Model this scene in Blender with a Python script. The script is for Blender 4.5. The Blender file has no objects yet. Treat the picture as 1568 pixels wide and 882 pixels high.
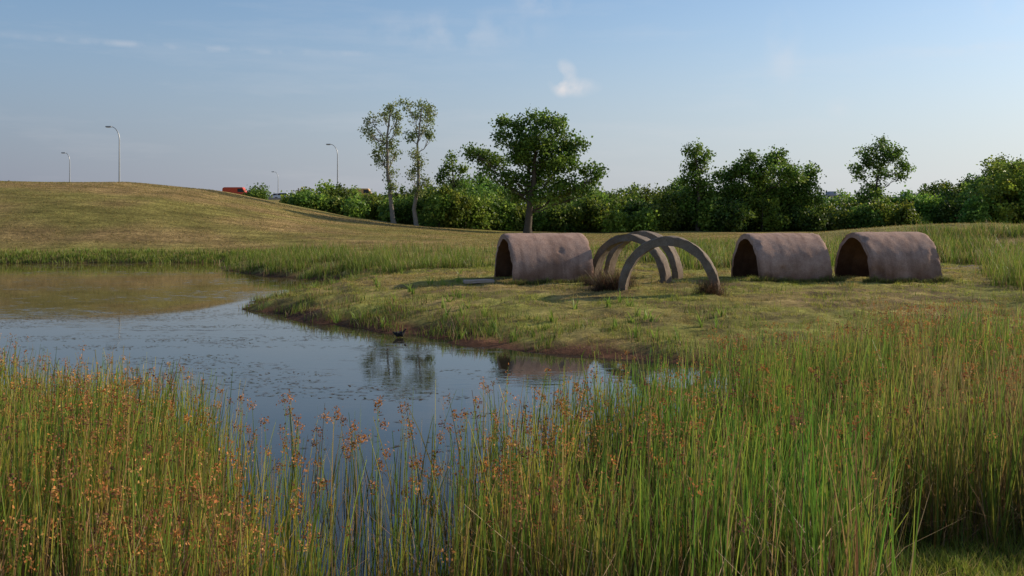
import bpy, math, numpy as np
from mathutils import Vector, Matrix, noise as mnoise
rng=np.random.default_rng(7)
scene=bpy.context.scene
scene.view_settings.view_transform='Standard'
scene.view_settings.look='None'
scene.view_settings.exposure=0
F=1524.0; H=2.8; HY=335.0
SUN_AZ=68.0; SUN_EL=24.0
def WX(px,d): return (px-784.0)/F*d
def WZ(py,d): return H-(py-HY)*d/F
def G(px,py,z=0.0):
    d=F*(H-z)/(py-HY); return (WX(px,d),d)
def sstep(a,b,x):
    t=np.clip((x-a)/(b-a),0,1); return t*t*(3-2*t)
def vnoise(x,y,seed=0):
    xi=np.floor(x).astype(np.int64); yi=np.floor(y).astype(np.int64)
    fx=x-xi; fy=y-yi; fx=fx*fx*(3-2*fx); fy=fy*fy*(3-2*fy)
    def h(a,b):
        n=(a*374761393+b*668265263+seed*1442695041)&0xffffffff
        n=((n^(n>>13))*1274126177)&0xffffffff
        return ((n^(n>>16))&0xffff)/65535.0
    return (h(xi,yi)*(1-fx)+h(xi+1,yi)*fx)*(1-fy)+(h(xi,yi+1)*(1-fx)+h(xi+1,yi+1)*fx)*fy
def fbm(x,y,seed=0,o=4):
    s=0;a=.5;t=0
    for i in range(o):
        s=s+a*vnoise(x*2**i+i*17.3,y*2**i-i*9.1,seed+i); t+=a; a*=.5
    return s/t
# ---------------------------------------------------------------- terrain
shore=[(-75,64),(-45,62.5),(-32,62.7),(-24,63),(-17.9,63.7),(-16.4,58),(-14.9,53),(-11,47.4),(-8.0,44.5),(-7.0,41),(-7.6,37),(-8.4,33.5),(-7.9,31),
 (-6.4,28.4),(-4.3,25.9),(-2.55,24.1),(-.34,21.8),(1.55,20.3),(3.4,19.2),(5.0,18.3),(5.6,17.0),(4.0,14.2),(2.2,11.9),(.8,10.5),(-.3,9.3),(-.4,8.2),(-.6,6.6),(-1.5,6.2),
 (-2.3,7.8),(-3.1,10.2),(-4.6,11.8),(-6.8,13.4),(-14,15.5),(-40,19),(-75,24)]
SP=np.array(shore,float)
def sdist(x,y):
    x=np.asarray(x,float);y=np.asarray(y,float)
    best=np.full(x.shape,1e9); ins=np.zeros(x.shape,bool)
    n=len(SP)
    for i in range(n):
        ax,ay=SP[i]; bx,by=SP[(i+1)%n]
        dx,dy=bx-ax,by-ay
        t=np.clip(((x-ax)*dx+(y-ay)*dy)/(dx*dx+dy*dy),0,1)
        best=np.minimum(best,np.hypot(x-ax-t*dx,y-ay-t*dy))
        c=((ay>y)!=(by>y))
        xi=ax+(y-ay)*dx/(dy if abs(dy)>1e-9 else 1e-9)
        ins^=(c&(x<xi))
    d=np.where(ins,-best,best)
    return d+ (fbm(x*.9,y*.9,3,3)-.5)*1.3*np.clip(y/25,.4,1.6)
def base_h(x,y):
    b=np.interp(y,[-200,-10,0,4.5,8,15,21,27,31,36,50,70,100,150,300,900],[1.4,1.3,1.2,.42,.2,.12,.3,.62,.78,.78,.8,.95,1.36,1.6,2.0,2.0])
    hx=np.interp(x,[-300,-120,-46,-35,-28.6,-22.7,-16.8,-10.9,-5,2],[4.5,5.6,5.8,5.7,5.1,3.85,2.55,1.75,1.25,.8])
    hx=np.maximum(hx-.9,0)
    up=np.sin(np.clip((y-66)/25,0,1)*math.pi/2)
    up=np.where(y>91,1-sstep(95,135,y)*.45,up)
    up=up*sstep(66,72,y)**.5
    z=b+hx*up
    z=z+1.45*np.exp(-((x-31)/14)**2-((y-67)/8.5)**2)+ .5*np.exp(-((x-52)/16)**2-((y-60)/9)**2)
    pl=sstep(150,172,y)*(1-sstep(-8,25,x))
    z=z*(1-pl)+6.0*pl
    z=z+(fbm(x*.12,y*.12,11,3)-.5)*.25*sstep(60,90,y)
    return z
def height(x,y,sd=None):
    if sd is None: sd=sdist(x,y)
    b=base_h(x,y)
    w=np.clip(y/6,1.6,7)
    land=.02+b*(1-np.exp(-np.maximum(sd,0)/ (w*.42)))+ .05*np.minimum(np.maximum(sd,0),1)
    land=land+(fbm(x*1.7,y*1.7,5,3)-.5)*.18*sstep(0,1,sd)*(1-sstep(60,90,y))
    und=-.55*sstep(0,2.5,-sd)
    return np.where(sd>0,land,und+.02*np.clip(1+sd*5,0,1))
def axis(lo,hi,c0,c1,s0,g):
    a=list(np.arange(c0,c1,s0)); s=s0; v=a[-1]
    while v<hi: s*=g; v+=s; a.append(v)
    s=s0; v=a[0]
    while v>lo: s*=g; v-=s; a.insert(0,v)
    return np.array(a)
def mk(name,V,Q,C=None,mats=(),mi=None,smooth=False,tri=False):
    me=bpy.data.meshes.new(name); V=np.asarray(V,np.float32); Q=np.asarray(Q,np.int32); k=Q.shape[1]
    me.vertices.add(len(V)); me.vertices.foreach_set('co',V.ravel())
    me.loops.add(Q.size); me.loops.foreach_set('vertex_index',Q.ravel())
    me.polygons.add(len(Q)); me.polygons.foreach_set('loop_start',np.arange(0,Q.size,k,dtype=np.int32))
    for m in mats: me.materials.append(m)
    if mi is not None: me.polygons.foreach_set('material_index',np.asarray(mi,np.int32))
    if smooth: me.polygons.foreach_set('use_smooth',np.ones(len(Q),bool))
    me.update(calc_edges=True)
    if C is not None:
        a=me.color_attributes.new('col','FLOAT_COLOR','POINT')
        c4=np.ones((len(V),4),np.float32); c4[:,:3]=C; a.data.foreach_set('color',c4.ravel())
    ob=bpy.data.objects.new(name,me); scene.collection.objects.link(ob); return ob
# ---------------------------------------------------------------- materials
def newmat(n):
    m=bpy.data.materials.new(n); m.use_nodes=True; nt=m.node_tree
    b=nt.nodes['Principled BSDF']; b.inputs['Specular IOR Level'].default_value=.25
    return m,nt,b
def N(nt,t,**kw):
    n=nt.nodes.new(t)
    for k,v in kw.items(): setattr(n,k,v)
    return n
def foliage_mat(name,trans=.35,rough=.6,gain=1.0):
    m,nt,b=newmat(name)
    at=N(nt,'ShaderNodeAttribute',attribute_name='col')
    g=N(nt,'ShaderNodeVectorMath',operation='SCALE'); g.inputs['Scale'].default_value=gain
    nt.links.new(at.outputs['Color'],g.inputs[0])
    b.inputs['Roughness'].default_value=rough
    nt.links.new(g.outputs[0],b.inputs['Base Color'])
    tr=N(nt,'ShaderNodeBsdfTranslucent')
    mx=N(nt,'ShaderNodeMixShader'); mx.inputs[0].default_value=trans
    nt.links.new(g.outputs[0],tr.inputs[0])
    nt.links.new(b.outputs[0],mx.inputs[1]); nt.links.new(tr.outputs[0],mx.inputs[2])
    nt.links.new(mx.outputs[0],nt.nodes['Material Output'].inputs[0]); return m
m_grass=foliage_mat('grass_blade',.45,.5,2.3)
m_lawn=foliage_mat('lawn_blade',.45,.6,2.4)
m_leaf=foliage_mat('leaf',.45,.5,2.3)
m_seed=foliage_mat('seed_head',.3,.8,1.9)
def solid(name,col,rough=.6,metal=0,var=.15,scale=8):
    m,nt,b=newmat(name); tc=N(nt,'ShaderNodeTexCoord'); no=N(nt,'ShaderNodeTexNoise'); no.inputs['Scale'].default_value=scale; no.inputs['Detail'].default_value=6
    r=N(nt,'ShaderNodeMix',data_type='RGBA'); r.inputs[6].default_value=(*[c*(1-var) for c in col],1); r.inputs[7].default_value=(*[min(1,c*(1+var)) for c in col],1)
    nt.links.new(tc.outputs['Object'],no.inputs['Vector']); nt.links.new(no.outputs[0],r.inputs[0]); nt.links.new(r.outputs[2],b.inputs['Base Color'])
    b.inputs['Roughness'].default_value=rough; b.inputs['Metallic'].default_value=metal; return m
def mr(nt,src,a,b_,c,d):
    n=N(nt,'ShaderNodeMapRange'); n.inputs[1].default_value=a;n.inputs[2].default_value=b_;n.inputs[3].default_value=c;n.inputs[4].default_value=d
    nt.links.new(src,n.inputs[0]); return n.outputs[0]
def mul(nt,a,b_):
    n=N(nt,'ShaderNodeMath',operation='MULTIPLY'); nt.links.new(a,n.inputs[0]); nt.links.new(b_,n.inputs[1]); return n.outputs[0]
m_ground,nt,b=newmat('ground')
at=N(nt,'ShaderNodeAttribute',attribute_name='col'); tc=N(nt,'ShaderNodeTexCoord')
n1=N(nt,'ShaderNodeTexNoise'); n1.inputs['Scale'].default_value=3.5; n1.inputs['Detail'].default_value=10; n1.inputs['Roughness'].default_value=.75
n2=N(nt,'ShaderNodeTexNoise'); n2.inputs['Scale'].default_value=.35; n2.inputs['Detail'].default_value=6
mp=N(nt,'ShaderNodeMapping'); mp.inputs['Scale'].default_value=(.25,1.3,1)
n3=N(nt,'ShaderNodeTexNoise'); n3.inputs['Scale'].default_value=1.2; n3.inputs['Detail'].default_value=8
for n in (n1,n2): nt.links.new(tc.outputs['Object'],n.inputs['Vector'])
nt.links.new(tc.outputs['Object'],mp.inputs[0]); nt.links.new(mp.outputs[0],n3.inputs['Vector'])
f=mul(nt,mul(nt,mr(nt,n1.outputs[0],.3,.7,.45,1.55),mr(nt,n2.outputs[0],.3,.7,.75,1.25)),mr(nt,n3.outputs[0],.3,.7,.65,1.35))
vm=N(nt,'ShaderNodeVectorMath',operation='SCALE'); nt.links.new(at.outputs['Color'],vm.inputs[0]); nt.links.new(f,vm.inputs['Scale'])
nt.links.new(vm.outputs[0],b.inputs['Base Color']); b.inputs['Roughness'].default_value=.95; b.inputs['Specular IOR Level'].default_value=.08
bp=N(nt,'ShaderNodeBump'); bp.inputs['Distance'].default_value=.12; bp.inputs['Strength'].default_value=.8
nt.links.new(n1.outputs[0],bp.inputs['Height']); nt.links.new(bp.outputs[0],b.inputs['Normal'])
xs=axis(-2500,2500,-13,16,.17,1.035); ys=axis(-300,3500,5.5,34,.17,1.03)
X,Y=np.meshgrid(xs,ys); sd=sdist(X,Y); Z=height(X,Y,sd)
V=np.stack([X.ravel(),Y.ravel(),Z.ravel()],1); nx,ny=len(xs),len(ys)
ii=np.arange(ny-1)[:,None]*nx+np.arange(nx-1)[None]; ii=ii.ravel()
Q=np.stack([ii,ii+1,ii+nx+1,ii+nx],1)
def lerp(a,b_,t): return a*(1-t[...,None])+b_*t[...,None]
def C3(*c): return np.array(c,float)
def ground_col(x,y,sd):
    nn=fbm(x*.5,y*.5,21,4)
    lawn=lerp(C3(.28,.205,.08),C3(.25,.235,.06),sstep(.35,.65,nn))
    lawn=lerp(lawn,C3(.12,.08,.045),sstep(.52,.68,fbm(x*1.3,y*1.3,25,4))*.7)
    hill=lerp(C3(.29,.195,.08),C3(.21,.18,.05),sstep(.35,.65,fbm(x*.12,y*.3,23,4)))
    c=lerp(lawn,hill,sstep(58,70,y))
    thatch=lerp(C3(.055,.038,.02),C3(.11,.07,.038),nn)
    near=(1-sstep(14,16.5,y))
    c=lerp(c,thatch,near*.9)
    mud=C3(.13,.062,.036)
    m=(1-sstep(.15,.85,sd+ (nn-.5)*1.8))
    c=lerp(c,np.broadcast_to(mud,c.shape),m*(1-sstep(50,70,y)*.5))
    p=np.exp(-((x-24)/9)**2-((y-40)/1.6)**2)
    c=lerp(c,np.broadcast_to(C3(.22,.17,.14),c.shape),np.clip(p*1.5,0,1))
    wet=sstep(-.15,.5,-sd); c=lerp(c,np.broadcast_to(C3(.03,.022,.014),c.shape),wet)
    return c
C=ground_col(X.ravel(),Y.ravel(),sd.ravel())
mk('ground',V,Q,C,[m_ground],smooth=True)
def hgt(x,y): return float(height(np.array([x]),np.array([y]))[0])
# water
m_w,nt,b=newmat('pond_water'); tc=N(nt,'ShaderNodeTexCoord')
b.inputs['Roughness'].default_value=.02; b.inputs['IOR'].default_value=1.33; b.inputs['Specular IOR Level'].default_value=.5
mp=N(nt,'ShaderNodeMapping'); mp.inputs['Scale'].default_value=(.6,1.0,1)
nt.links.new(tc.outputs['Object'],mp.inputs[0])
w1=N(nt,'ShaderNodeTexNoise'); w1.inputs['Scale'].default_value=5; w1.inputs['Detail'].default_value=3
w2=N(nt,'ShaderNodeTexNoise'); w2.inputs['Scale'].default_value=.22; w2.inputs['Detail'].default_value=3
w3=N(nt,'ShaderNodeTexNoise'); w3.inputs['Scale'].default_value=2.3; w3.inputs['Detail'].default_value=9; w3.inputs['Roughness'].default_value=.7
for w in (w1,w2,w3): nt.links.new(mp.outputs[0],w.inputs['Vector'])
rp=mr(nt,w2.outputs[0],.42,.62,.08,.6)
bp=N(nt,'ShaderNodeBump'); bp.inputs['Distance'].default_value=.004
nt.links.new(w1.outputs[0],bp.inputs['Height']); nt.links.new(rp,bp.inputs['Strength']); nt.links.new(bp.outputs[0],b.inputs['Normal'])
cm=N(nt,'ShaderNodeMix',data_type='RGBA'); cm.inputs[6].default_value=(.022,.021,.015,1); cm.inputs[7].default_value=(.115,.08,.024,1)
sx=N(nt,'ShaderNodeSeparateXYZ'); nt.links.new(tc.outputs['Object'],sx.inputs[0])
nt.links.new(mr(nt,sx.outputs['Y'],22,50,0,1),cm.inputs[0])
scum=mul(nt,mr(nt,w3.outputs[0],.52,.64,0,1),mul(nt,mr(nt,w2.outputs[0],.40,.6,0,.45),mr(nt,sx.outputs['Y'],12,20,0,1)))
cm2=N(nt,'ShaderNodeMix',data_type='RGBA'); cm2.inputs[7].default_value=(.12,.09,.055,1); nt.links.new(scum,cm2.inputs[0]); nt.links.new(cm.outputs[2],cm2.inputs[6])
nt.links.new(cm2.outputs[2],b.inputs['Base Color'])
nt.links.new(mr(nt,scum,0,.5,.02,.42),b.inputs['Roughness'])
mk('pond_water',[(-80,5,0),(9,5,0),(9,68,0),(-80,68,0)],[(0,1,2,3)],None,[m_w])
# ---------------------------------------------------------------- blades
def ribbons(P,h,w,az,lean,curve,segs,cb,ct,face=None,tipw=.15):
    n=len(P); t=np.linspace(0,1,segs+1)
    off=lean[:,None]*t+curve[:,None]*t**2.2
    up=t[None]*np.sqrt(np.clip(1-(off/np.maximum(t,1e-3))**2*.5,.2,1))
    dx=np.cos(az)[:,None]*off*h[:,None]; dy=np.sin(az)[:,None]*off*h[:,None]; dz=up*h[:,None]
    if face is None: face=rng.uniform(0,math.pi,n)
    wd=(w[:,None]*(1-(1-tipw)*t[None]**1.5))*.5
    fx=np.cos(face)[:,None]*wd; fy=np.sin(face)[:,None]*wd
    cx=P[:,0:1]+dx; cy=P[:,1:2]+dy; cz=P[:,2:3]+dz
    V=np.empty((n,segs+1,2,3)); V[:,:,0,0]=cx-fx;V[:,:,0,1]=cy-fy;V[:,:,0,2]=cz
    V[:,:,1,0]=cx+fx;V[:,:,1,1]=cy+fy;V[:,:,1,2]=cz
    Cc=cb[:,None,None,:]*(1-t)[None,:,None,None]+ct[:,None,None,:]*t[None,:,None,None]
    Cc=np.broadcast_to(Cc,(n,segs+1,2,3))
    b0=(np.arange(n)*(segs+1)*2)[:,None]+(np.arange(segs)*2)[None]; b0=b0.ravel()
    Q=np.stack([b0,b0+1,b0+3,b0+2],1)
    tip=np.stack([cx[:,-1],cy[:,-1],cz[:,-1]],1)
    return V.reshape(-1,3),Q,Cc.reshape(-1,3),tip
def join(parts):
    Vs=[];Qs=[];Cs=[];o=0
    for p in parts:
        Vs.append(p[0]);Qs.append(p[1]+o);Cs.append(p[2]);o+=len(p[0])
    return np.concatenate(Vs),np.concatenate(Qs),np.concatenate(Cs)
def leaves(c,size,col,flat=.0,asp=.6):
    n=len(c); u=rng.normal(size=(n,3)); u/=np.linalg.norm(u,axis=1)[:,None]
    v=rng.normal(size=(n,3)); v[:,2]*=(1-flat); v-=u*(u*v).sum(1)[:,None]; v/=np.linalg.norm(v,axis=1)[:,None]
    s=np.broadcast_to(size,(n,))[:,None]*.5
    V=np.stack([c-u*s,c-v*s*asp,c+u*s,c+v*s*asp],1).reshape(-1,3)
    Q=np.arange(n*4).reshape(n,4); return V,Q,np.repeat(col,4,axis=0)
def mixc(cols,wts,n,jit=.18):
    cols=np.array(cols); i=rng.choice(len(cols),n,p=np.array(wts)/sum(wts)); c=cols[i]
    return c*rng.uniform(1-jit,1+jit,(n,1))*rng.uniform(.93,1.07,(n,3))
def reed_field():
    parts=[];heads=[]
    n=165000
    y=rng.uniform(4.9,18,n); x=rng.uniform(-1,1,n)*(.6*y+1.2)
    keep=rng.uniform(size=n)<((.6*y+1.2)/(.6*18+1.2))
    x,y=x[keep],y[keep]
    s=sdist(x,y)
    den=sstep(-.5,.35,s)
    cl=fbm(x*1.6,y*1.6,31,3); den*=sstep(.25,.6,cl)*.85+.18
    cl2=fbm(x*6,y*6,37,2); den*=.2+1.4*sstep(.40,.6,cl2)
    lim=np.interp(x,[-1,-.5,.1,.8,1.7,2.4,3.8,5.8,8.5],[9.0,9.2,9.9,10.6,11.5,12.6,14.6,16.0,16.0])
    den*=1-sstep(lim-.3,lim+.7,y)*np.where(x>-1,.985,0)
    gap=np.exp(-((x+1.45)/1.15)**2-((y-8.4)/2.4)**2); den*=(1-.94*gap)
    den=np.where((s<0)&(np.abs(x+1.2)<2.2)&(y<10.2)&(y>6),np.maximum(den,.045),den)
    lawn=sstep(2.3,2.9,x-.25*(y-7.5))*(1-sstep(7.2,7.7,y)); den*=(1-lawn)
    k=rng.uniform(size=len(x))<den*.95
    x,y,s=x[k],y[k],s[k]; m=len(x)
    z=np.maximum(height(x,y,s),-.15)-.02
    right=sstep(-.5,1.5,x)
    h=rng.normal(.92,.19,m)*(1+.08*right)*(.70+.60*fbm(x*.9,y*.9,41,3)); h=np.clip(h,.3,1.35)
    h*=np.where((x<-1)&(y>9),.92,1)
    yel=fbm(x*.9+5,y*.9,43,3)
    g1=mixc([(.078,.115,.014),(.050,.090,.013),(.165,.15,.022),(.19,.13,.045),(.13,.075,.035)],[3,2.6,3.0,1.4,.8],m,.38)
    g2=mixc([(.040,.092,.011),(.058,.118,.014),(.118,.145,.020),(.165,.12,.045),(.12,.07,.032)],[3.6,3.0,2.6,1.2,.7],m,.38)
    gt=lerp(g1,g2,np.clip(right*.9+(yel-.5)*2.0,0,1))
    dry=sstep(.44,.60,fbm(x*.6,y*.5,47,3))*sstep(2,4.5,x)
    gt=lerp(gt,mixc([(.17,.105,.048),(.11,.105,.035),(.10,.06,.03)],[1.4,1,.8],m),np.clip(dry,0,1)*.8)
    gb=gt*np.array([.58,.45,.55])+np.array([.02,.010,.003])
    w=rng.uniform(.007,.014,m)*(1+.02*y)
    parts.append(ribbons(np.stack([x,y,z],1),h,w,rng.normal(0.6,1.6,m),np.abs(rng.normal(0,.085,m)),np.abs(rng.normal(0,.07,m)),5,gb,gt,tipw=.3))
    tip=parts[-1][3]
    hp=(.05+.30*sstep(.48,.64,fbm(x*1.3,y*1.3,53,2)))*(.5+.5*(1-right)+.9*((y>11)&(x>0)))
    sel=rng.uniform(size=m)<hp
    heads.append(tip[sel])
    nd=int(m*.6); id_=rng.choice(m,nd); jx=rng.normal(0,.06,nd); P=np.stack([x[id_]+jx,y[id_]+jx[::-1],z[id_]],1)
    cd=mixc([(.20,.135,.07),(.14,.085,.042),(.28,.20,.11),(.06,.036,.02)],[2.5,3,1.5,2.8],nd)
    parts.append(ribbons(P,rng.uniform(.25,.95,nd),rng.uniform(.006,.012,nd),rng.uniform(0,6.28,nd),np.abs(rng.normal(0,.35,nd)),np.abs(rng.normal(0,.4,nd)),3,cd*.6,cd))
    nu=int(m*.4); iu=rng.choice(m,nu); P=np.stack([x[iu]+rng.normal(0,.08,nu),y[iu]+rng.normal(0,.08,nu),z[iu]],1)
    cu=mixc([(.06,.10,.015),(.12,.12,.02),(.15,.09,.04)],[3,2,2.4],nu)
    parts.append(ribbons(P,rng.uniform(.15,.5,nu),rng.uniform(.007,.014,nu),rng.uniform(0,6.28,nu),np.abs(rng.normal(0,.2,nu)),np.abs(rng.normal(0,.3,nu)),3,cu*.6,cu))
    V,Q,Cc=join(parts)
    mi=np.zeros(len(Q),int)
    T=np.concatenate(heads); nh=len(T)
    k=18
    c=np.repeat(T,k,axis=0)+rng.normal(0,1,(nh*k,3))*np.array([.018,.018,.024])*np.repeat(rng.uniform(.6,1.6,(nh,1)),k,axis=0)-np.array([0,0,.015])
    hc=np.repeat(mixc([(.25,.10,.028),(.17,.07,.025),(.28,.14,.045),(.12,.05,.027)],[3,2,1.5,1],nh),k,axis=0)*rng.uniform(.7,1.3,(nh*k,1))
    LV,LQ,LC=leaves(c,rng.uniform(.013,.027,nh*k),hc)
    mi=np.concatenate([mi,np.ones(len(LQ),int)])
    V,Q,Cc=join([(V,Q,Cc),(LV,LQ,LC)])
    print('reeds',m,'heads',nh)
    return mk('bulrush_reeds',V,Q,Cc,[m_grass,m_seed],mi)
reed_field()
def stem_group():
    pts=[(352,605),(388,618),(408,640),(452,605),(455,628),(505,625),(520,640),(548,650),(592,612),(600,690),(632,618),(637,700),(706,632),(740,585),(425,655),(480,655),(560,668),(470,700),(662,700),(680,660),(35,545),(58,545),(180,590),(110,580),(310,640),(250,610)]
    P=[];hh=[]
    for px,py in pts:
        hgt_=rng.uniform(.85,1.1); d=F*(H-hgt_+.05)/(py-HY); d=min(d,13.5)
        for k in range(3):
            P.append((WX(px,d)+rng.normal(0,.05),d+rng.normal(0,.06),-.06)); hh.append(hgt_*(1 if k==0 else rng.uniform(.6,.98)))
    P=np.array(P); hh=np.array(hh); n=len(P)
    ct=mixc([(.07,.11,.02),(.12,.12,.03)],[2,1],n)
    r=ribbons(P,hh,rng.uniform(.009,.012,n),rng.uniform(0,6.28,n),np.abs(rng.normal(0,.06,n)),np.abs(rng.normal(0,.06,n)),5,ct*.6,ct,tipw=.4)
    T=r[3]; k=46
    c=np.repeat(T,k,axis=0)+rng.normal(0,1,(n*k,3))*np.array([.024,.024,.03])-np.array([0,0,.02])
    hc=np.repeat(mixc([(.27,.115,.032),(.20,.085,.03)],[1,1],n),k,axis=0)*rng.uniform(.6,1.3,(n*k,1))
    LV,LQ,LC=leaves(c,rng.uniform(.016,.03,n*k),hc)
    V,Q,Cc=join([r[:3],(LV,LQ,LC)]); mi=np.concatenate([np.zeros(len(r[1]),int),np.ones(len(LQ),int)])
    mk('seeding_bulrush',V,Q,Cc,[m_grass,m_seed],mi)
stem_group()
def scatter(n,x0,x1,y0,y1,den):
    x=rng.uniform(x0,x1,n); y=rng.uniform(y0,y1,n); s=sdist(x,y)
    k=rng.uniform(size=n)<den(x,y,s); x,y,s=x[k],y[k],s[k]
    return x,y,s,height(x,y,s)
parts=[]
def pen(x,y,s):
    d=sstep(.05,.8,s)*(.12+.9*sstep(.36,.58,fbm(x*2.2,y*2.2,61,3)))
    return d*((y>18.5)|(x>3.0))
x,y,s,z=scatter(430000,-10,24,13.5,46,pen); n=len(x)
tone=sstep(.35,.65,fbm(x*.5,y*.5,63,3))
c=lerp(mixc([(.17,.13,.035),(.21,.15,.06),(.11,.10,.025)],[3,2,2],n,.3),mixc([(.14,.15,.024),(.18,.17,.03),(.075,.10,.018)],[3,2.4,2],n,.3),tone)
hh=rng.uniform(.02,.06,n)*(1+1.5*sstep(.55,.72,fbm(x*3,y*3,65,2)))
parts.append(ribbons(np.stack([x,y,z-.01],1),hh,rng.uniform(.008,.016,n)*(y/25),rng.uniform(0,6.28,n),rng.uniform(0,.8,n),rng.uniform(0,.6,n),2,c*.7,c))
x,y,s,z=scatter(60000,1.8,7,5,8.6,lambda x,y,s: sstep(1.9,2.6,x-.25*(y-7.5))); n=len(x)
c=mixc([(.12,.15,.02),(.17,.17,.03),(.08,.12,.02),(.2,.15,.06)],[3,3,2,1],n)
parts.append(ribbons(np.stack([x,y,z-.01],1),rng.uniform(.04,.16,n),rng.uniform(.005,.008,n),rng.uniform(0,6.28,n),rng.uniform(0,.6,n),rng.uniform(0,.5,n),3,c*.7,c))
x,y,s,z=scatter(420000,-75,60,44,96,lambda x,y,s:sstep(1,3,s)*(.2+.75*sstep(.38,.6,fbm(x*.8,y*2.5,67,3)))*(np.abs(x)<.56*y+3)); n=len(x)
c=mixc([(.17,.12,.04),(.13,.115,.03),(.19,.14,.055),(.09,.09,.026)],[3,3,1.5,2],n)*.9
parts.append(ribbons(np.stack([x,y,z-.01],1),rng.uniform(.04,.10,n),rng.uniform(.03,.06,n),rng.uniform(0,6.28,n),rng.uniform(0,.6,n),rng.uniform(0,.5,n),1,c*.7,c))
V,Q,Cc=join([p[:3] for p in parts]); mk('lawn_grass',V,Q,Cc,[m_lawn])
parts=[]
def tall(n0,box,den,h0,h1,w0,w1,cols,wts,segs=3,lean=.15):
    x,y,s,z=scatter(n0,*box,den); n=len(x); c=mixc(cols,wts,n)
    hv=rng.uniform(h0,h1,n)*(.6+.8*fbm(x*.9,y*.9,71,2))
    parts.append(ribbons(np.stack([x,y,np.maximum(z,-.05)-.02],1),hv,rng.uniform(w0,w1,n),rng.uniform(0,6.28,n),np.abs(rng.normal(0,lean,n)),np.abs(rng.normal(0,lean*1.5,n)),segs,c*.5,c))
gc=[(.085,.12,.016),(.12,.14,.020),(.050,.080,.012),(.17,.12,.05)]
clump=lambda x,y,f,a,b_,sd_: sstep(a,b_,fbm(x*f,y*f,sd_,3))
tall(80000,(-17,8,42,62),lambda x,y,s: sstep(-.5,.3,s)*(.08+.92*clump(x,y,.45,.47,.6,73))*(1-sstep(3,8,s)*.9),.2,.65,.018,.035,gc,[3,3,3,2])
tall(60000,(-62,-14,60,70),lambda x,y,s: sstep(-.8,.2,s)*(1-sstep(1,3.5,s)),.12,.38,.03,.06,gc,[3,3,2,1])
tall(100000,(-9,7,17.5,44),lambda x,y,s: sstep(-.35,.1,s)*(1-sstep(.8,2.8,s))*clump(x,y,1.3,.42,.60,75)*.9,.08,.30,.010,.02,gc+[(.14,.075,.04)],[3,3,2.5,1,2])
tall(60000,(-9,14,14.5,31),lambda x,y,s: (s>.3)*clump(x,y,1.1,.54,.66,79)*.75*(1-.75*sstep(22,27,y)),.08,.24,.010,.02,gc,[3,3,3,1.5])
tall(90000,(6,45,38,62),lambda x,y,s: clump(x,y,.35,.42,.6,77)*(.3+.7*sstep(36,43,y)),.3,.8,.02,.04,gc,[2,2,4,2.5])
tall(40000,(13.5,30,24,40),lambda x,y,s: clump(x,y,.5,.42,.6,81)*sstep(0,2,x-.46*y),.3,.8,.014,.024,gc,[3,3,2,1.5])
V,Q,Cc=join([p[:3] for p in parts]); mk('marsh_grass',V,Q,Cc,[m_grass])
def broad(name,spots,h,w,k,cols):
    P=[]
    for (px,py,zz) in spots:
        x0,d0=G(px,py,zz)
        if sdist(np.array([x0]),np.array([d0]))[0]<-.15: continue
        for j in range(k):
            P.append((x0+rng.normal(0,.06)*h*2,d0+rng.normal(0,.06)*h*2,zz-.05))
    P=np.array(P); P[:,2]=np.maximum(height(P[:,0],P[:,1]),-.05)-.02; n=len(P); c=mixc(cols,[1]*len(cols),n)
    r=ribbons(P,rng.uniform(.5,1.15,n)*h,rng.uniform(.7,1.2,n)*w,rng.uniform(0,6.28,n),np.abs(rng.normal(.15,.2,n)),np.abs(rng.normal(.15,.25,n)),5,c*.6,c,tipw=.02)
    mk(name,r[0],r[1],r[2],[m_grass])
spots=[(965,515,.1),(985,512,.1),(1000,515,.1),(950,470,.5),(975,505,.15)]+[(rng.uniform(440,720),rng.uniform(430,500),.3) for _ in range(34)]+[(rng.uniform(90,240),398,.1) for _ in range(24)]+[(rng.uniform(640,1120),rng.uniform(495,530),.15) for _ in range(22)]
broad('arrowhead_plants',spots,.34,.045,8,[(.10,.15,.022),(.13,.17,.028)])
broad('cattail_leaves',[(1400+i*13+rng.normal(0,6),rng.uniform(560,620),.15) for i in range(16)]+[(1385,690,.1),(1310,650,.1),(200,830,.1),(192,840,.1),(640,800,0),(1560,620,.1)],1.25,.045,6,[(.10,.16,.022),(.15,.19,.03)])
n=9000; x=rng.uniform(-14,3,n*3); y=rng.uniform(12,36,n*3); s=sdist(x,y)
k=(s<-.15)&(rng.uniform(size=n*3)<sstep(.47,.64,fbm(x*.45,y*1.2,91,4))*.9*(1-sstep(28,36,y)*.6)*sstep(11,17,y)); x,y=x[k],y[k]; n=len(x)
a=rng.normal(0,.6,n); L=rng.uniform(.015,.08,n); W=rng.uniform(.008,.020,n)
ux,uy=np.cos(a)*L,np.sin(a)*L; vx,vy=-np.sin(a)*W,np.cos(a)*W; zz=rng.uniform(.003,.007,n)
V=np.stack([np.stack([x-ux,y-uy,zz],1),np.stack([x-vx,y-vy,zz],1),np.stack([x+ux,y+uy,zz],1),np.stack([x+vx,y+vy,zz],1)],1).reshape(-1,3)
mk('floating_debris',V,np.arange(4*n).reshape(n,4),np.repeat(mixc([(.06,.042,.025),(.10,.085,.05),(.045,.05,.026)],[2,1,1],n),4,axis=0),[m_grass])
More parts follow.
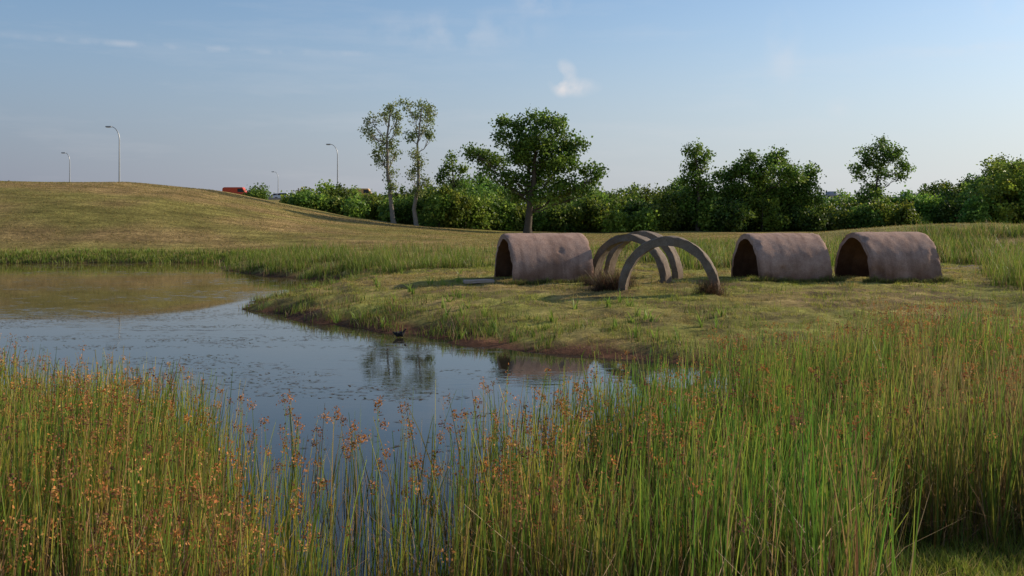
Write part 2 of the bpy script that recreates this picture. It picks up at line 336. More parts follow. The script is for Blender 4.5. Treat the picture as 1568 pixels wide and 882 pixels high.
# ---------------------------------------------------------------- trees
m_bark=solid('bark',(.24,.20,.16),.9,0,.4,3); m_barkd=solid('bark_dark',(.09,.07,.05),.9,0,.4,3)
def tube(pts,rad,sides=6):
    pts=np.array(pts,float); n=len(pts); d=np.gradient(pts,axis=0); d/=np.linalg.norm(d,axis=1)[:,None]+1e-9
    ref=np.array([.3,.9,.1]); u=np.cross(d,ref); u/=np.linalg.norm(u,axis=1)[:,None]+1e-9; v=np.cross(d,u)
    a=np.arange(sides)/sides*2*math.pi; rad=np.array(rad)
    V=pts[:,None]+rad[:,None,None]*(np.cos(a)[None,:,None]*u[:,None]+np.sin(a)[None,:,None]*v[:,None])
    Q=[]
    for i in range(n-1):
        for j in range(sides): Q.append((i*sides+j,i*sides+(j+1)%sides,(i+1)*sides+(j+1)%sides,(i+1)*sides+j))
    return V.reshape(-1,3),np.array(Q),np.full((n*sides,3),.1)
def bend(a,b_,k=6,amp=.1):
    a=np.array(a,float); b_=np.array(b_,float); t=np.linspace(0,1,k); L=np.linalg.norm(b_-a)
    p=a+(b_-a)*t[:,None]; p[:,2]+=np.sin(t*math.pi)*L*-.06
    j=rng.normal(0,amp*L*.35,(k,3)); j[0]=0; j[-1]=0; return p+j
GL=[(.05,.085,.013),(.07,.11,.016),(.035,.065,.012),(.10,.135,.022)]
def lobe_leaves(c,r,nc,per,ls,cols=GL,sig=.3,shell=.45):
    n=nc; u=rng.normal(size=(n,3)); u/=np.linalg.norm(u,axis=1)[:,None]
    rr=rng.uniform(shell**3,1,n)**(1/3.)*(rng.uniform(.8,1.15,n))
    cc=np.array(c)+u*rr[:,None]*np.array(r)
    tone=rng.uniform(.65,1.3,(n,1))
    col=np.repeat(mixc(cols,[3,3,2,1.5],n,.1)*tone,per,axis=0)*rng.uniform(.8,1.2,(n*per,1))
    p=np.repeat(cc,per,axis=0)+rng.normal(0,1,(n*per,3))*sig
    return cc,leaves(p,rng.uniform(.7,1.3,n*per)*ls,col,.2,.75)
def px_tree(name,d,trunk,lobes,tr=.25,dens=1.0,ls=.26,bark=None,sig=.3,shell=.3,cols=GL,depth=.9,grow=1.15):
    tp=[(WX(a,d),d,WZ(b_,d)) for a,b_ in trunk]
    tp[0]=(tp[0][0],d,hgt(tp[0][0],d)-.2)
    TP=[];
    for i in range(len(tp)-1):
        seg=bend(tp[i],tp[i+1],5,.03); TP+=list(seg if i==0 else seg[1:])
    TP=np.array(TP); n=len(TP); rad=np.linspace(tr,tr*.22,n); rad[0]*=1.35
    wood=[tube(TP,rad,8)]; lf=[]
    for (lx,ly,rx,ry) in lobes:
        s=d/F; rx*=grow; ry*=grow; dr=(rx+ry)*.5*s*depth
        c=np.array([WX(lx,d),d+rng.normal(0,1)*dr*.7,WZ(ly,d)])
        vol=rx*ry*s*s
        nc=max(9,int(vol*20*dens)); 
        cc,l=lobe_leaves(c,(rx*s,dr,ry*s),nc,24,ls,cols,sig,shell); lf.append(l)
        dz=c[2]-TP[:,2]; cand=np.where(dz>.35*np.abs(c[0]-TP[:,0])+.2)[0]; i=cand[-1] if len(cand) else 1
        i=min(i,n-1); i=max(i-rng.integers(0,2),1)
        L=bend(TP[i],c,6,.12); r0=min(rad[i]*.45,.08); wood.append(tube(L,np.linspace(r0,.025,6),5))
        for j in rng.choice(len(cc),min(len(cc),7),replace=False):
            wood.append(tube(bend(L[rng.integers(2,6)],cc[j],4,.1),np.linspace(.028,.01,4),4))
    W=join(wood); LF=join(lf); V,Q,Cc=join([W,LF]); mi=np.concatenate([np.zeros(len(W[1]),int),np.ones(len(LF[1]),int)])
    return mk(name,V,Q,Cc,[bark or m_barkd,m_leaf],mi)
GC=[(.085,.105,.030),(.11,.13,.04),(.06,.08,.02),(.14,.155,.055)]
px_tree('cottonwood_tree',100,[(603,357),(600,320),(594,270),(592,220),(598,165)],[(572,188,10,9),(600,166,8,9),(588,178,8,7),(580,212,13,8),(600,218,8,6),(602,236,12,8),(588,250,12,7),(598,268,8,8),(564,203,7,7),(608,200,8,8),(582,228,8,5),(600,285,7,7),(578,236,6,6),(608,180,5,8)],.28,.75,.2,m_bark,.22,.1,GC)
px_tree('cottonwood_tree',99,[(638,358),(634,320),(641,270),(639,220),(645,170)],[(622,160,11,8),(645,162,12,9),(657,182,9,10),(634,180,10,8),(646,200,14,8),(628,208,8,7),(658,210,6,6),(638,236,9,8),(642,256,11,8),(632,268,6,6),(650,278,7,8),(660,170,6,8),(640,292,9,8)],.26,1.0,.2,m_bark,.24,.1,GC)
px_tree('elm_tree',103,[(702,357),(700,310),(692,250)],[(692,243,9,7),(686,262,16,8),(708,260,8,6),(698,280,17,9),(676,275,7,6),(700,300,16,10),(650,305,16,16),(628,318,14,16),(655,325,14,18)],.2,1.2,.24,None,.26,.2)
px_tree('oak_tree',96,[(808,360),(812,310),(818,250),(822,200)],[(820,185,20,12),(786,192,18,10),(852,192,20,12),(768,188,8,6),(772,215,13,9),(738,240,16,11),(722,232,8,5),(758,246,16,10),(880,222,18,14),(826,215,28,14),(800,222,20,12),(850,228,26,14),(795,240,20,12),(830,250,26,13),(860,250,26,15),(905,262,13,10),(780,274,22,11),(822,274,24,14),(868,285,24,12),(745,264,9,7),(898,288,12,9),(912,272,8,6),(835,300,26,11),(795,298,16,10)],.42,1.25,.27,None,.3,.2,grow=1.22)
px_tree('willow_tree',104,[(1068,358),(1070,300),(1066,240)],[(1062,232,13,8),(1076,240,11,8),(1068,256,17,10),(1060,275,16,11),(1078,290,18,14),(1062,312,22,16),(1050,300,12,12),(1075,325,24,14)],.25,1.5,.27,None,.3,.2)
px_tree('hackberry_tree',107,[(1160,358),(1162,300),(1165,250)],[(1150,242,13,8),(1138,255,12,8),(1190,240,13,9),(1178,250,14,9),(1112,268,14,9),(1128,262,10,7),(1150,268,24,12),(1190,268,24,13),(1215,275,14,10),(1243,263,11,9),(1236,282,14,10),(1212,295,28,14),(1165,295,34,16),(1115,290,22,13),(1245,300,14,11),(1100,270,8,7),(1140,315,30,14),(1200,320,30,14)],.35,1.5,.28,None,.32,.2)
px_tree('mulberry_tree',110,[(1343,350),(1345,300),(1342,280),(1350,245)],[(1352,218,10,5),(1332,232,14,7),(1366,233,17,7),(1345,226,10,6),(1314,258,9,8),(1338,252,18,7),(1378,254,12,9),(1318,272,9,5),(1352,266,16,6),(1382,268,9,6),(1340,286,18,6),(1352,242,18,7),(1325,245,8,6),(1335,300,26,8)],.2,1.2,.26,None,.28,.15)
px_tree('young_willow',128,[(396,320),(396,290)],[(395,291,12,5),(388,298,12,6),(403,299,12,6),(396,306,16,6)],.1,1.5,.26,None,.3,.2)
prof=np.array([(300,302),(320,303),(345,330),(425,330),(432,308),(450,298),(480,292),(520,296),(545,303),(600,300),(620,293),(660,290),(680,280),(720,276),(760,286),(800,308),(860,305),(900,296),(950,302),(1000,297),(1040,302),(1060,300),(1100,295),(1200,295),(1250,312),(1275,322),(1300,316),(1320,302),(1380,305),(1420,300),(1450,290),(1480,283),(1510,265),(1540,250),(1580,248),(1700,250),(1900,262),(2300,270)],float)
lf=[];wood=[]
for row,(dd,dt,stp) in enumerate([(124,0,20),(117,6,20),(110,18,20),(105,36,18)]):
    px=425.0
    if row==3: px=505
    while px<2250:
        px+=rng.uniform(.5,1.5)*stp
        d=dd+rng.normal(0,1.8); top=np.interp(px,prof[:,0],prof[:,1])+dt*.5+rng.normal(0,8)
        if row==3 and 530<px<600: top+=12
        if 1262<px<1302: top=max(top,326)
        x0=WX(px,d); zt=WZ(top,d); zb=hgt(x0,d); hh_=zt-zb
        if hh_<.8: continue
        tone=rng.choice([.6,.85,1.1,1.45]); hue=rng.uniform(-.12,.3)
        dark=np.array(GL)*tone*np.array([1+hue,1,1-hue*.5])
        cw=min(hh_*.42,2.6)*rng.uniform(.8,1.2); nb=int(4+hh_*1.3)
        for j in range(nb):
            t=(j+.5)/nb; r=rng.uniform(.75,1.2); rad=cw*math.sin(min(1,.25+t*.9)*math.pi*.82)**.7
            aa=rng.uniform(0,6.28); 
            c=(x0+math.cos(aa)*rad*rng.uniform(.2,.9),d+math.sin(aa)*rad*.8,zb+.4+t*(hh_-.4-r*.5))
            _,l=lobe_leaves(c,(r*1.1,r,r*.8),int(13*r*r)+3,20,.30,dark,.3,.4); lf.append(l)
        wood.append(tube(bend((x0,d,zb-.1),(x0,d,zt-.6),4,.06),[.1,.08,.06,.03],4))
W=join(wood); LF=join(lf); V,Q,Cc=join([W,LF]); mi=np.concatenate([np.zeros(len(W[1]),int),np.ones(len(LF[1]),int)])
mk('distant_treeline',V,Q,Cc,[m_barkd,m_leaf],mi); print('treeline leaves',len(LF[1]))
# ---------------------------------------------------------------- concrete pipes
def concrete(name,c1,c2,dark,foot=.85):
    m,nt,b=newmat(name); tc=N(nt,'ShaderNodeTexCoord')
    a=N(nt,'ShaderNodeTexNoise'); a.inputs['Scale'].default_value=4.5; a.inputs['Detail'].default_value=10; a.inputs['Roughness'].default_value=.6
    f=N(nt,'ShaderNodeTexNoise'); f.inputs['Scale'].default_value=24; f.inputs['Detail'].default_value=7; f.inputs['Roughness'].default_value=.7
    mp=N(nt,'ShaderNodeMapping'); mp.inputs['Scale'].default_value=(4.5,.5,.35)
    st=N(nt,'ShaderNodeTexNoise'); st.inputs['Scale'].default_value=1.0; st.inputs['Detail'].default_value=3; st.inputs['Roughness'].default_value=.45
    lo=N(nt,'ShaderNodeTexNoise'); lo.inputs['Scale'].default_value=1.1; lo.inputs['Detail'].default_value=3
    vo=N(nt,'ShaderNodeTexVoronoi'); vo.inputs['Scale'].default_value=7
    oi=N(nt,'ShaderNodeObjectInfo'); ofs=N(nt,'ShaderNodeVectorMath',operation='ADD'); nt.links.new(tc.outputs['Object'],ofs.inputs[0]); nt.links.new(oi.outputs['Location'],ofs.inputs[1])
    for n in (a,f,vo,lo): nt.links.new(ofs.outputs[0],n.inputs['Vector'])
    nt.links.new(ofs.outputs[0],mp.inputs[0]); nt.links.new(mp.outputs[0],st.inputs['Vector'])
    m1=N(nt,'ShaderNodeMix',data_type='RGBA'); m1.inputs[6].default_value=(*c1,1); m1.inputs[7].default_value=(*c2,1)
    nt.links.new(mr(nt,a.outputs[0],.32,.68,0,1),m1.inputs[0])
    m2=N(nt,'ShaderNodeMix',data_type='RGBA'); m2.inputs[7].default_value=(*dark,1)
    nt.links.new(m1.outputs[2],m2.inputs[6]); nt.links.new(mul(nt,mr(nt,st.outputs[0],.48,.72,0,.7),mr(nt,lo.outputs[0],.35,.6,.4,1)),m2.inputs[0])
    m3=N(nt,'ShaderNodeMix',data_type='RGBA'); m3.blend_type='MULTIPLY'; m3.inputs[0].default_value=.9
    nt.links.new(m2.outputs[2],m3.inputs[6])
    rr=N(nt,'ShaderNodeCombineColor'); q=mul(nt,mr(nt,f.outputs[0],.35,.62,.78,1.1),mr(nt,vo.outputs['Distance'],.02,.11,.5,1.0))
    for i in range(3): nt.links.new(q,rr.inputs[i])
    nt.links.new(rr.outputs[0],m3.inputs[7])
    sx=N(nt,'ShaderNodeSeparateXYZ'); nt.links.new(tc.outputs['Object'],sx.inputs[0])
    m4=N(nt,'ShaderNodeMix',data_type='RGBA'); m4.blend_type='MULTIPLY'; m4.inputs[7].default_value=(.42,.33,.26,1)
    ad=N(nt,'ShaderNodeMath',operation='ADD'); nt.links.new(sx.outputs['Z'],ad.inputs[0]); nt.links.new(mr(nt,lo.outputs[0],.3,.7,-.4,.4),ad.inputs[1])
    nt.links.new(mr(nt,ad.outputs[0],.0,.8,foot,0),m4.inputs[0]); nt.links.new(m3.outputs[2],m4.inputs[6])
    nt.links.new(m4.outputs[2],b.inputs['Base Color']); b.inputs['Roughness'].default_value=.92; b.inputs['Specular IOR Level'].default_value=.15
    bp=N(nt,'ShaderNodeBump'); bp.inputs['Distance'].default_value=.015; bp.inputs['Strength'].default_value=.7
    sm=N(nt,'ShaderNodeMath',operation='ADD'); nt.links.new(mr(nt,vo.outputs['Distance'],.02,.12,0,.6),sm.inputs[0]); nt.links.new(f.outputs[0],sm.inputs[1]); nt.links.new(sm.outputs[0],bp.inputs['Height']); nt.links.new(bp.outputs[0],b.inputs['Normal'])
    return m
m_pink=concrete('weathered_pink_concrete',(.36,.225,.17),(.46,.31,.24),(.17,.10,.072))
m_grey=concrete('weathered_grey_concrete',(.17,.13,.10),(.25,.20,.155),(.085,.062,.047),.5)
m_inner=concrete('inner_painted_shade_concrete',(.11,.06,.038),(.15,.09,.06),(.05,.032,.022))  # shade inside the pipes, painted in as a darker brown concrete colour
def arch(name,loc,yaw,L,R,th,mat,seed,squash=1.05,rough=.02,chips=(),inner=True):
    nt_=72; nl=max(8,int(L/.06)); nr=5
    th0,th1=math.radians(-20),math.radians(200)
    bm_v=[];bm_q=[];loop=[]
    for i in range(nl+1): loop.append((-L/2+L*i/nl,0.0))
    for j in range(1,nr): loop.append((L/2,j/nr))
    for i in range(nl+1): loop.append((L/2-L*i/nl,1.0))
    for j in range(1,nr): loop.append((-L/2,1-j/nr))
    m=len(loop); mi=[]
    for k in range(nt_+1):
        a=th0+(th1-th0)*k/nt_
        for (lx,rj) in loop:
            r=R-th*rj
            p=Vector((lx,math.cos(a)*r,math.sin(a)*r*squash))
            q=p*2.1+Vector((seed*7.3,seed*3.1,0))
            e=abs(lx)/(L/2)
            ero=max(0,(e-.9)/.1)
            n1=mnoise.fractal(q,1.0,2.0,5); n2=mnoise.fractal(q*3.5,1.0,2.0,3)
            dr=n1*rough+n2*rough*.5
            if rj==0: dr-=ero*(.018+.05*max(0,mnoise.noise(q*1.6)))
            dirv=Vector((0,math.cos(a),math.sin(a)))
            p+=dirv*(dr if rj<.5 else -dr)
            if e>.98: p.x+= -math.copysign(1,lx)*(.03+.10*max(0,mnoise.noise(q*1.3+Vector((5,1,2))))+.02*n2) 
            for (cx,ca,cr,dep) in chips:
                if rj<.5:
                    dd=math.hypot(lx-cx,(math.radians(ca)-a)*R)
                    f_=1-dd/cr+ .6*mnoise.noise(q*2.5)
                    if f_>0: p-=dirv*min(dep,f_*dep*3)*(1+.4*n2)
            bm_v.append(p)
    for k in range(nt_):
        for j in range(m):
            bm_q.append((k*m+j,k*m+(j+1)%m,(k+1)*m+(j+1)%m,(k+1)*m+j))
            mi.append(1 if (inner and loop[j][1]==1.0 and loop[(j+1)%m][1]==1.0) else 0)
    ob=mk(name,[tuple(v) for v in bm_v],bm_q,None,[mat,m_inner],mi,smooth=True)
    ob.location=loc; ob.rotation_euler=(0,0,yaw)
    try: ob.data.set_sharp_from_angle(angle=math.radians(40))
    except Exception as ex: print(ex)
    return ob
R=1.42
def pipe(px_c,d,yaw,L,mat,seed,chips=(),name='concrete_culvert_pipe',R_=R,th=.17,sq=1.05,rough=.02,dz=0,inner=True):
    x=WX(px_c,d); z=hgt(x,d)+dz
    return arch(name,(x,d,z),math.radians(yaw),L,R_,th,mat,seed,sq,rough,chips,inner)
# near side of the pipe is at negative local y: 180 deg is the near foot, 90 the crown
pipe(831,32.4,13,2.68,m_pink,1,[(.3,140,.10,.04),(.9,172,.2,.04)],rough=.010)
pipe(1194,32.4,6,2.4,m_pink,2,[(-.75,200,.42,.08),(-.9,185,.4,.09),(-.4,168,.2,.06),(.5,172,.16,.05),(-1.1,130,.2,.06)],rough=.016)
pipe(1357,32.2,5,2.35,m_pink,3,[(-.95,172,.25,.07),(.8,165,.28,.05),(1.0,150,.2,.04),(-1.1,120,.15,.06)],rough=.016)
pipe(1024,28.0,72,.5,m_grey,4,name='concrete_arch_ring',rough=.022,th=.23,sq=1.1,inner=False)
pipe(964,31.6,56,.5,m_grey,5,name='concrete_arch_ring',R_=1.36,th=.20,rough=.024,sq=1.08,inner=False)
pipe(984,33.8,56,.55,m_grey,6,name='concrete_arch_ring',R_=1.40,th=.20,rough=.024,sq=1.1,inner=False)
import bmesh
def box(bm,c,s,rot=0,bev=0):
    r=bmesh.ops.create_cube(bm,size=1.0); vs=r['verts']
    bmesh.ops.scale(bm,vec=s,verts=vs); bmesh.ops.rotate(bm,cent=(0,0,0),matrix=Matrix.Rotation(rot,3,'Z'),verts=vs); bmesh.ops.translate(bm,vec=c,verts=vs)
    if bev: bmesh.ops.bevel(bm,geom=list({e for v in vs for e in v.link_edges}),offset=bev,segments=2,affect='EDGES',profile=.5)
def bmobj(name,bm,mats,parent=None,loc=(0,0,0)):
    me=bpy.data.meshes.new(name); bm.to_mesh(me); bm.free()
    for m in mats: me.materials.append(m)
    ob=bpy.data.objects.new(name,me); scene.collection.objects.link(ob); ob.location=loc
    if parent: ob.parent=parent
    return ob
def empty(name,loc=(0,0,0),rz=0):
    e=bpy.data.objects.new(name,None); scene.collection.objects.link(e); e.location=loc; e.rotation_euler=(0,0,rz); return e
bm=bmesh.new(); box(bm,(0,0,0),(.95,.5,.1),.15,.015)
bmesh.ops.subdivide_edges(bm,edges=bm.edges[:],cuts=3)
for v in bm.verts: v.co+=Vector([mnoise.noise(v.co*4+Vector((k*9,0,0)))*.03 for k in range(3)])
xs_,ys_=G(733,438,.7); m_slab=solid('slab_concrete',(.42,.33,.27),.9,0,.25,9); s=bmobj('concrete_slab',bm,[m_slab],None,(xs_,ys_,hgt(xs_,ys_)+.07))
parts=[]
for (px,d,r,n,hh_) in [(935,28.9,.42,1800,.85),(1088,27.4,.35,1100,.5),(955,29.6,.3,500,.5),(905,30.5,.3,500,.4)]:
    x0=WX(px,d); P=np.stack([x0+rng.normal(0,r*.5,n),d+rng.normal(0,r*.4,n),np.zeros(n)],1); P[:,2]=height(P[:,0],P[:,1])-.02
    c=mixc([(.12,.065,.035),(.07,.04,.025),(.18,.11,.06),(.09,.10,.03)],[3,3,1.5,1],n)*.6
    parts.append(ribbons(P,rng.uniform(.2,1,n)*hh_,rng.uniform(.006,.014,n),rng.uniform(0,6.28,n),np.abs(rng.normal(0,.45,n)),np.abs(rng.normal(0,.6,n)),4,c*.6,c)[:3])
for (px,d,L,yaw) in [(831,32.4,2.68,13),(1194,32.4,2.4,6),(1357,32.2,2.35,5)]:
    n=2200; t=rng.uniform(-L/2-.3,L/2+.3,n); off=-1.46-np.abs(rng.normal(0,.10,n)); ca,sa=math.cos(math.radians(yaw)),math.sin(math.radians(yaw))
    x0=WX(px,d); P=np.stack([x0+ca*t-sa*off,d+sa*t+ca*off,np.zeros(n)],1); P[:,2]=height(P[:,0],P[:,1])-.02
    c=mixc([(.10,.12,.025),(.13,.09,.04),(.07,.09,.018)],[3,2,2],n)*.85
    parts.append(ribbons(P,rng.uniform(.05,.2,n)*(.5+fbm(t*2,t*0,5,2)),rng.uniform(.008,.016,n),rng.uniform(0,6.28,n),np.abs(rng.normal(0,.3,n)),np.abs(rng.normal(0,.4,n)),3,c*.6,c)[:3])
V,Q,Cc=join(parts); mk('dry_weeds',V,Q,Cc,[m_grass])
# ---------------------------------------------------------------- moorhen
def moorhen(x,y,z,rz):
    e=empty('moorhen',(x,y,z),rz)
    m_b=solid('dark_plumage',(.025,.022,.022),.7,0,.3,20); m_r=solid('red_bill',(.5,.05,.02),.4,0,.1,5); m_l=solid('leg_skin',(.22,.2,.05),.6,0,.1,5)
    def skin(name,vs,es,rs,mat,sub=2):
        me=bpy.data.meshes.new(name); me.from_pydata(vs,es,[]); ob=bpy.data.objects.new(name,me); scene.collection.objects.link(ob); ob.parent=e
        me.materials.append(mat); md=ob.modifiers.new('s','SKIN')
        for i,r in enumerate(rs): me.skin_vertices[0].data[i].radius=(r[0],r[1]) if isinstance(r,tuple) else (r,r)
        me.skin_vertices[0].data[0].use_root=True
        md.use_smooth_shade=True; s_=ob.modifiers.new('u','SUBSURF'); s_.levels=sub; s_.render_levels=sub; return ob
    skin('body',[(0,0,.13),(-.06,0,.14),(-.11,0,.16),(-.165,0,.20),(.05,0,.14),(.09,0,.165),(.112,0,.205),(.125,0,.245),(.148,0,.258),(.165,0,.254)],
         [(0,1),(1,2),(2,3),(0,4),(4,5),(5,6),(6,7),(7,8),(8,9)],[.066,.058,.038,.014,.06,.040,.024,.023,.024,.012],m_b)
    skin('wing_left',[(.05,.045,.15),(-.03,.055,.155),(-.12,.03,.17)],[(0,1),(1,2)],[(.02,.03),(.02,.036),(.006,.012)],m_b)
    skin('wing_right',[(.05,-.045,.15),(-.03,-.055,.155),(-.12,-.03,.17)],[(0,1),(1,2)],[(.02,.03),(.02,.036),(.006,.012)],m_b)
    skin('bill',[(.168,0,.256),(.195,0,.248)],[(0,1)],[.009,.003],m_r,1)
    for sgn,n_ in ((1,'leg_left'),(-1,'leg_right')):
        skin(n_,[(-.005,.025*sgn,.10),(.012,.027*sgn,.06),(-.005,.027*sgn,.008),(.045,.027*sgn,.004),(.035,.05*sgn,.004),(.035,.008*sgn,.004),(-.03,.027*sgn,.004)],
            [(0,1),(1,2),(2,3),(2,4),(2,5),(2,6)],[.014,.006,.005,.003,.003,.003,.003],m_l,1)
bx,by=G(612,516,0)
for k in range(80):
    t=by-1.8+k*.05
    if height(np.array([bx/by*t]),np.array([t]))[0]>-.07: break
moorhen(bx/by*t,t,max(-.06,hgt(bx/by*t,t)),math.radians(12))
# ---------------------------------------------------------------- highway, lamps, cars, buildings
m_asph=solid('asphalt',(.05,.05,.052),.9,0,.15,2); m_conc=solid('barrier_concrete',(.30,.27,.23),.85,0,.15,3); m_wp=solid('road_paint',(.75,.75,.72),.6,0,.05,3)
bm=bmesh.new(); 
def rect(bm,x0,x1,y0,y1,z):
    f=bm.faces.new([bm.verts.new(p) for p in ((x0,y0,z),(x1,y0,z),(x1,y1,z),(x0,y1,z))]); return f
rect(bm,-260,20,183,199,6.25)
o=bmobj('highway',bm,[m_asph,m_wp])
bm=bmesh.new()
for yy in (187,191,195):
    for i in range(34): rect(bm,-255+i*8,-252+i*8,yy-.07,yy+.07,6.254)
bmobj('lane_markings',bm,[m_wp]).parent=o
bm=bmesh.new()
box(bm,(-120,182.6,6.35),(280,.3,.6),0,.05); box(bm,(-120,199.4,6.35),(280,.3,.6),0,.05)
bmobj('road_barrier',bm,[m_conc])
m_met=solid('galvanised_steel',(.32,.33,.34),.45,.6,.1,4)
m_glass,ntg,bg=newmat('lamp_lens'); bg.inputs['Base Color'].default_value=(.6,.6,.55,1); bg.inputs['Roughness'].default_value=.2
def lamp(px,d,top_py,reach):
    x=WX(px,d); z0=hgt(x,d); zt=WZ(top_py,d); h=zt-z0
    e=empty('street_lamp',(x,d,z0))
    p=[(0,0,-.1),(0,0,h*.5),(0,0,h-2.0)]; r=[.14,.11,.085]
    for k in range(1,9):
        a=k/8*math.pi/2; p.append((-reach*(1-math.cos(a)),0,h-2.0+2.0*math.sin(a))); r.append(.08-.004*k)
    t=tube(p,np.array(r),8); ob=mk('pole',t[0],t[1],None,[m_met],smooth=True); ob.parent=e
    bm=bmesh.new(); box(bm,(-reach-.35,0,h+.0),(.9,.34,.2),0,.06); l=bmobj('luminaire',bm,[m_met],e)
    bm=bmesh.new(); box(bm,(-reach-.4,0,h-.12),(.5,.24,.06),0,.02); bmobj('lens',bm,[m_glass],e)
    bm=bmesh.new(); box(bm,(0,0,.1),(.5,.5,.3),0,.04); bmobj('footing',bm,[m_conc],e)
lamp(183,152,194,1.3); lamp(107,214,234,1.0); lamp(517,182,221,1.3); lamp(426,300,263,1.2)
def pole(px,d,top):
    x=WX(px,d); z0=hgt(x,d); h=WZ(top,d)-z0
    bm=bmesh.new(); t=bmesh.ops.create_cone(bm,cap_ends=True,segments=8,radius1=.18,radius2=.11,depth=h); bmesh.ops.translate(bm,vec=(0,0,h/2),verts=t['verts'])
    box(bm,(0,.15,h-.6),(2.4,.12,.14)); 
    for k in (-1,-.4,.4,1): box(bm,(k,.15,h-.45),(.1,.1,.16))
    bmobj('utility_pole',bm,[m_barkd],None,(x,d,z0))
pole(457,205,288); pole(14,205,276); pole(2,230,279)
m_tire=solid('tyre',(.02,.02,.02),.9); m_win,nw,bw=newmat('window_glass'); bw.inputs['Base Color'].default_value=(.02,.025,.03,1); bw.inputs['Roughness'].default_value=.08
def car(name,px,d,col,kind='car',rz=0):
    x=WX(px,d); e=empty(name,(x,d,6.254),rz); mp_=solid(name+'_paint',col,.3,0,.03,2)
    if kind=='car': prof_=[(-2.2,.35),(-2.25,.75),(-2.1,.95),(-1.5,1.0),(-.9,1.42),(.5,1.45),(1.15,1.0),(2.0,.88),(2.25,.7),(2.2,.35)]; win=[(-1.35,1.0),(-.85,1.36),(.45,1.38),(.95,1.0)]
    else: prof_=[(-2.6,.4),(-2.65,1.3),(-2.6,2.2),(-2.3,2.4),(1.1,2.4),(1.6,1.5),(2.4,1.3),(2.6,.9),(2.6,.4)]; win=[(.2,1.5),(.2,2.15),(1.05,2.15),(1.42,1.5)]
    W=.88
    def extr(nm,pr,hw,mat,bev):
        bm=bmesh.new(); f=bm.faces.new([bm.verts.new((a,-hw,b_)) for a,b_ in pr]); r=bmesh.ops.extrude_face_region(bm,geom=[f])
        bmesh.ops.translate(bm,vec=(0,2*hw,0),verts=[v for v in r['geom'] if isinstance(v,bmesh.types.BMVert)]); bmesh.ops.recalc_face_normals(bm,faces=bm.faces)
        if bev: bmesh.ops.bevel(bm,geom=bm.edges[:],offset=bev,segments=2,affect='EDGES')
        return bmobj(nm,bm,[mat],e)
    extr('body',prof_,W,mp_,.05); extr('windows',win,W+.01,m_win,0)
    for i,(a,s) in enumerate([(-1.4,-1),(1.4,-1),(-1.4,1),(1.4,1)]):
        bm=bmesh.new(); bmesh.ops.create_cone(bm,cap_ends=True,segments=18,radius1=.34,radius2=.34,depth=.24); bmesh.ops.rotate(bm,cent=(0,0,0),matrix=Matrix.Rotation(math.pi/2,3,'X'),verts=bm.verts)
        bmobj('wheel_%d'%(i+1),bm,[m_tire],e,(a,s*.82,.34))
car('red_car',341,189,(.55,.04,.02)); car('red_van',364,185.4,(.6,.08,.03),'van'); car('white_car',436,189,(.75,.75,.72)); car('delivery_van',556,193,(.75,.42,.12),'van'); car('silver_car',425,193,(.4,.42,.43),'car',math.pi); car('red_car',604,189,(.45,.04,.03))
m_wall=solid('stucco_wall',(.72,.70,.66),.8,0,.06,1); m_roof=solid('roof_membrane',(.30,.32,.36),.8,0,.1,1)
def building(name,px0,px1,d,top,stor,wallm,zb=None):
    x0,x1=WX(px0,d),WX(px1,d); xc=(x0+x1)/2; w=x1-x0; z0=hgt(xc,d); h=WZ(top,d)-z0; e=empty(name,(xc,d,z0)); dep=14
    bm=bmesh.new(); box(bm,(0,dep/2,h/2),(w,dep,h)); bmobj('walls',bm,[wallm],e)
    bm=bmesh.new(); box(bm,(0,dep/2,h+.15),(w+.6,dep+.6,.3),0,.03); box(bm,(w*.15,dep/2,h+.7),(w*.3,3,.8),0,.03); bmobj('roof',bm,[m_roof],e)
    bm=bmesh.new(); sh=h/stor
    nwin=max(3,int(w/3))
    for s_ in range(stor):
        for i in range(nwin):
            box(bm,(-w/2+w*(i+.5)/nwin,-.02,sh*(s_+.55)),(w/nwin*.62,.12,sh*.45))
    for i in range(3): box(bm,(-w/2-.02,dep*(i+.5)/3,sh*(stor-.45)),(.12,dep/3*.6,sh*.45))
    bmobj('windows',bm,[m_win],e)
    bm=bmesh.new(); box(bm,(0,-.04,1.1),(1.6,.14,2.2)); bmobj('door',bm,[m_met],e)
building('office_building',1266,1301,205,300,2,m_wall); building('warehouse_building',1225,1262,240,311,1,m_wall); building('warehouse_building',1372,1428,235,303,2,m_roof)
# ---------------------------------------------------------------- sky & sun
w=bpy.data.worlds.new('World'); scene.world=w; w.use_nodes=True; nt=w.node_tree; bgn=nt.nodes['Background']
sk=N(nt,'ShaderNodeTexSky',sky_type='NISHITA'); sk.sun_disc=False; sk.sun_elevation=math.radians(SUN_EL); sk.sun_rotation=math.radians(SUN_AZ); sk.air_density=1.0; sk.dust_density=1.0; sk.ozone_density=3.0
tc=N(nt,'ShaderNodeTexCoord')
def vdist(dirv,sc):
    v=Vector(dirv).normalized(); s=N(nt,'ShaderNodeVectorMath',operation='SUBTRACT'); s.inputs[1].default_value=v; nt.links.new(tc.outputs['Generated'],s.inputs[0])
    m=N(nt,'ShaderNodeVectorMath',operation='MULTIPLY'); m.inputs[1].default_value=sc; nt.links.new(s.outputs[0],m.inputs[0])
    l=N(nt,'ShaderNodeVectorMath',operation='LENGTH'); nt.links.new(m.outputs[0],l.inputs[0]); return mr(nt,l.outputs['Value'],0,1,1,0)
def pd(px,py): return ((px-784)/F,1,(HY-py)/F)
cf=N(nt,'ShaderNodeTexNoise'); cf.inputs['Scale'].default_value=34; cf.inputs['Detail'].default_value=8; nt.links.new(tc.outputs['Generated'],cf.inputs['Vector'])
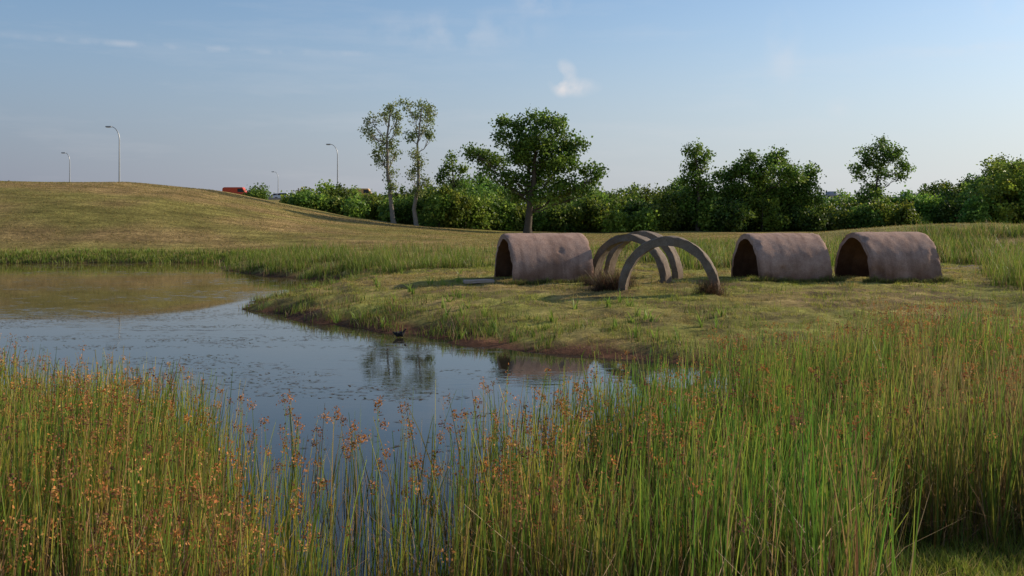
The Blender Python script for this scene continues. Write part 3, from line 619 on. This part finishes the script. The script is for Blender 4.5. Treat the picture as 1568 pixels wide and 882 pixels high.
mps=N(nt,'ShaderNodeMapping'); mps.inputs['Scale'].default_value=(1.3,1.3,9); mps.inputs['Rotation'].default_value=(0,.05,0); nt.links.new(tc.outputs['Generated'],mps.inputs[0])
cs=N(nt,'ShaderNodeTexNoise'); cs.inputs['Scale'].default_value=3.2; cs.inputs['Detail'].default_value=8; cs.inputs['Roughness'].default_value=.6; nt.links.new(mps.outputs[0],cs.inputs['Vector'])
def add(a,b_):
    n=N(nt,'ShaderNodeMath',operation='ADD'); nt.links.new(a,n.inputs[0]); nt.links.new(b_,n.inputs[1]); n.use_clamp=True; return n.outputs[0]
puffs=None
for (px,py,sc,st) in [(862,120,(60,60,48),.8),(882,134,(36,36,90),.45),(1200,80,(46,46,18),.14),(1288,165,(60,60,80),.12),(1530,12,(30,30,55),.16),(830,5,(30,30,60),.2),(700,48,(9,9,40),.16),(300,73,(4.5,4.5,230),.2),(1480,75,(14,14,150),.14)]:
    g=vdist(pd(px,py),sc); v=mul(nt,g,mr(nt,cf.outputs[0],.38,.62,0,st*1.5))
    puffs=v if puffs is None else add(puffs,v)
cl=add(puffs,mr(nt,cs.outputs[0],.5,.8,0,.16)); 
sp=N(nt,'ShaderNodeSeparateXYZ'); nt.links.new(tc.outputs['Generated'],sp.inputs[0])
hz=N(nt,'ShaderNodeMix',data_type='RGBA'); hz.inputs[6].default_value=(2.1,2.25,3.0,1); hz.inputs[7].default_value=(5.2,5.45,5.8,1)
nt.links.new(mr(nt,sp.outputs['X'],-.45,.50,0,1),hz.inputs[0])
hf=mr(nt,sp.outputs['Z'],0,.24,.85,.05); hf.node.interpolation_type='SMOOTHSTEP'
tint=N(nt,'ShaderNodeMix',data_type='RGBA'); tint.blend_type='MULTIPLY'; tint.inputs[0].default_value=1; tint.inputs[7].default_value=(1.0,1.04,1.06,1)
nt.links.new(sk.outputs[0],tint.inputs[6])
hm=N(nt,'ShaderNodeMix',data_type='RGBA'); nt.links.new(hf,hm.inputs[0]); nt.links.new(tint.outputs[2],hm.inputs[6]); nt.links.new(hz.outputs[2],hm.inputs[7])
mx=N(nt,'ShaderNodeMix',data_type='RGBA'); nt.links.new(cl,mx.inputs[0]); mx.inputs[7].default_value=(6.2,5.9,5.9,1)
nt.links.new(hm.outputs[2],mx.inputs[6]); nt.links.new(mx.outputs[2],bgn.inputs[0]); bgn.inputs[1].default_value=.13
sl=bpy.data.lights.new('sun','SUN'); sl.energy=5.0; sl.angle=math.radians(.5); sl.color=(1,.87,.68)
so=bpy.data.objects.new('sun',sl); scene.collection.objects.link(so)
az,el=math.radians(SUN_AZ),math.radians(SUN_EL); dv=Vector((math.sin(az)*math.cos(el),math.cos(az)*math.cos(el),math.sin(el)))
so.rotation_euler=dv.to_track_quat('Z','Y').to_euler()
cam=bpy.data.cameras.new('camera'); co=bpy.data.objects.new('camera',cam); scene.collection.objects.link(co); co.location=(0,0,H); co.rotation_euler=(math.pi/2,0,0)
cam.lens=35; cam.sensor_width=36; cam.shift_y=-106/1568; cam.clip_end=8000; cam.clip_start=.05; scene.camera=co
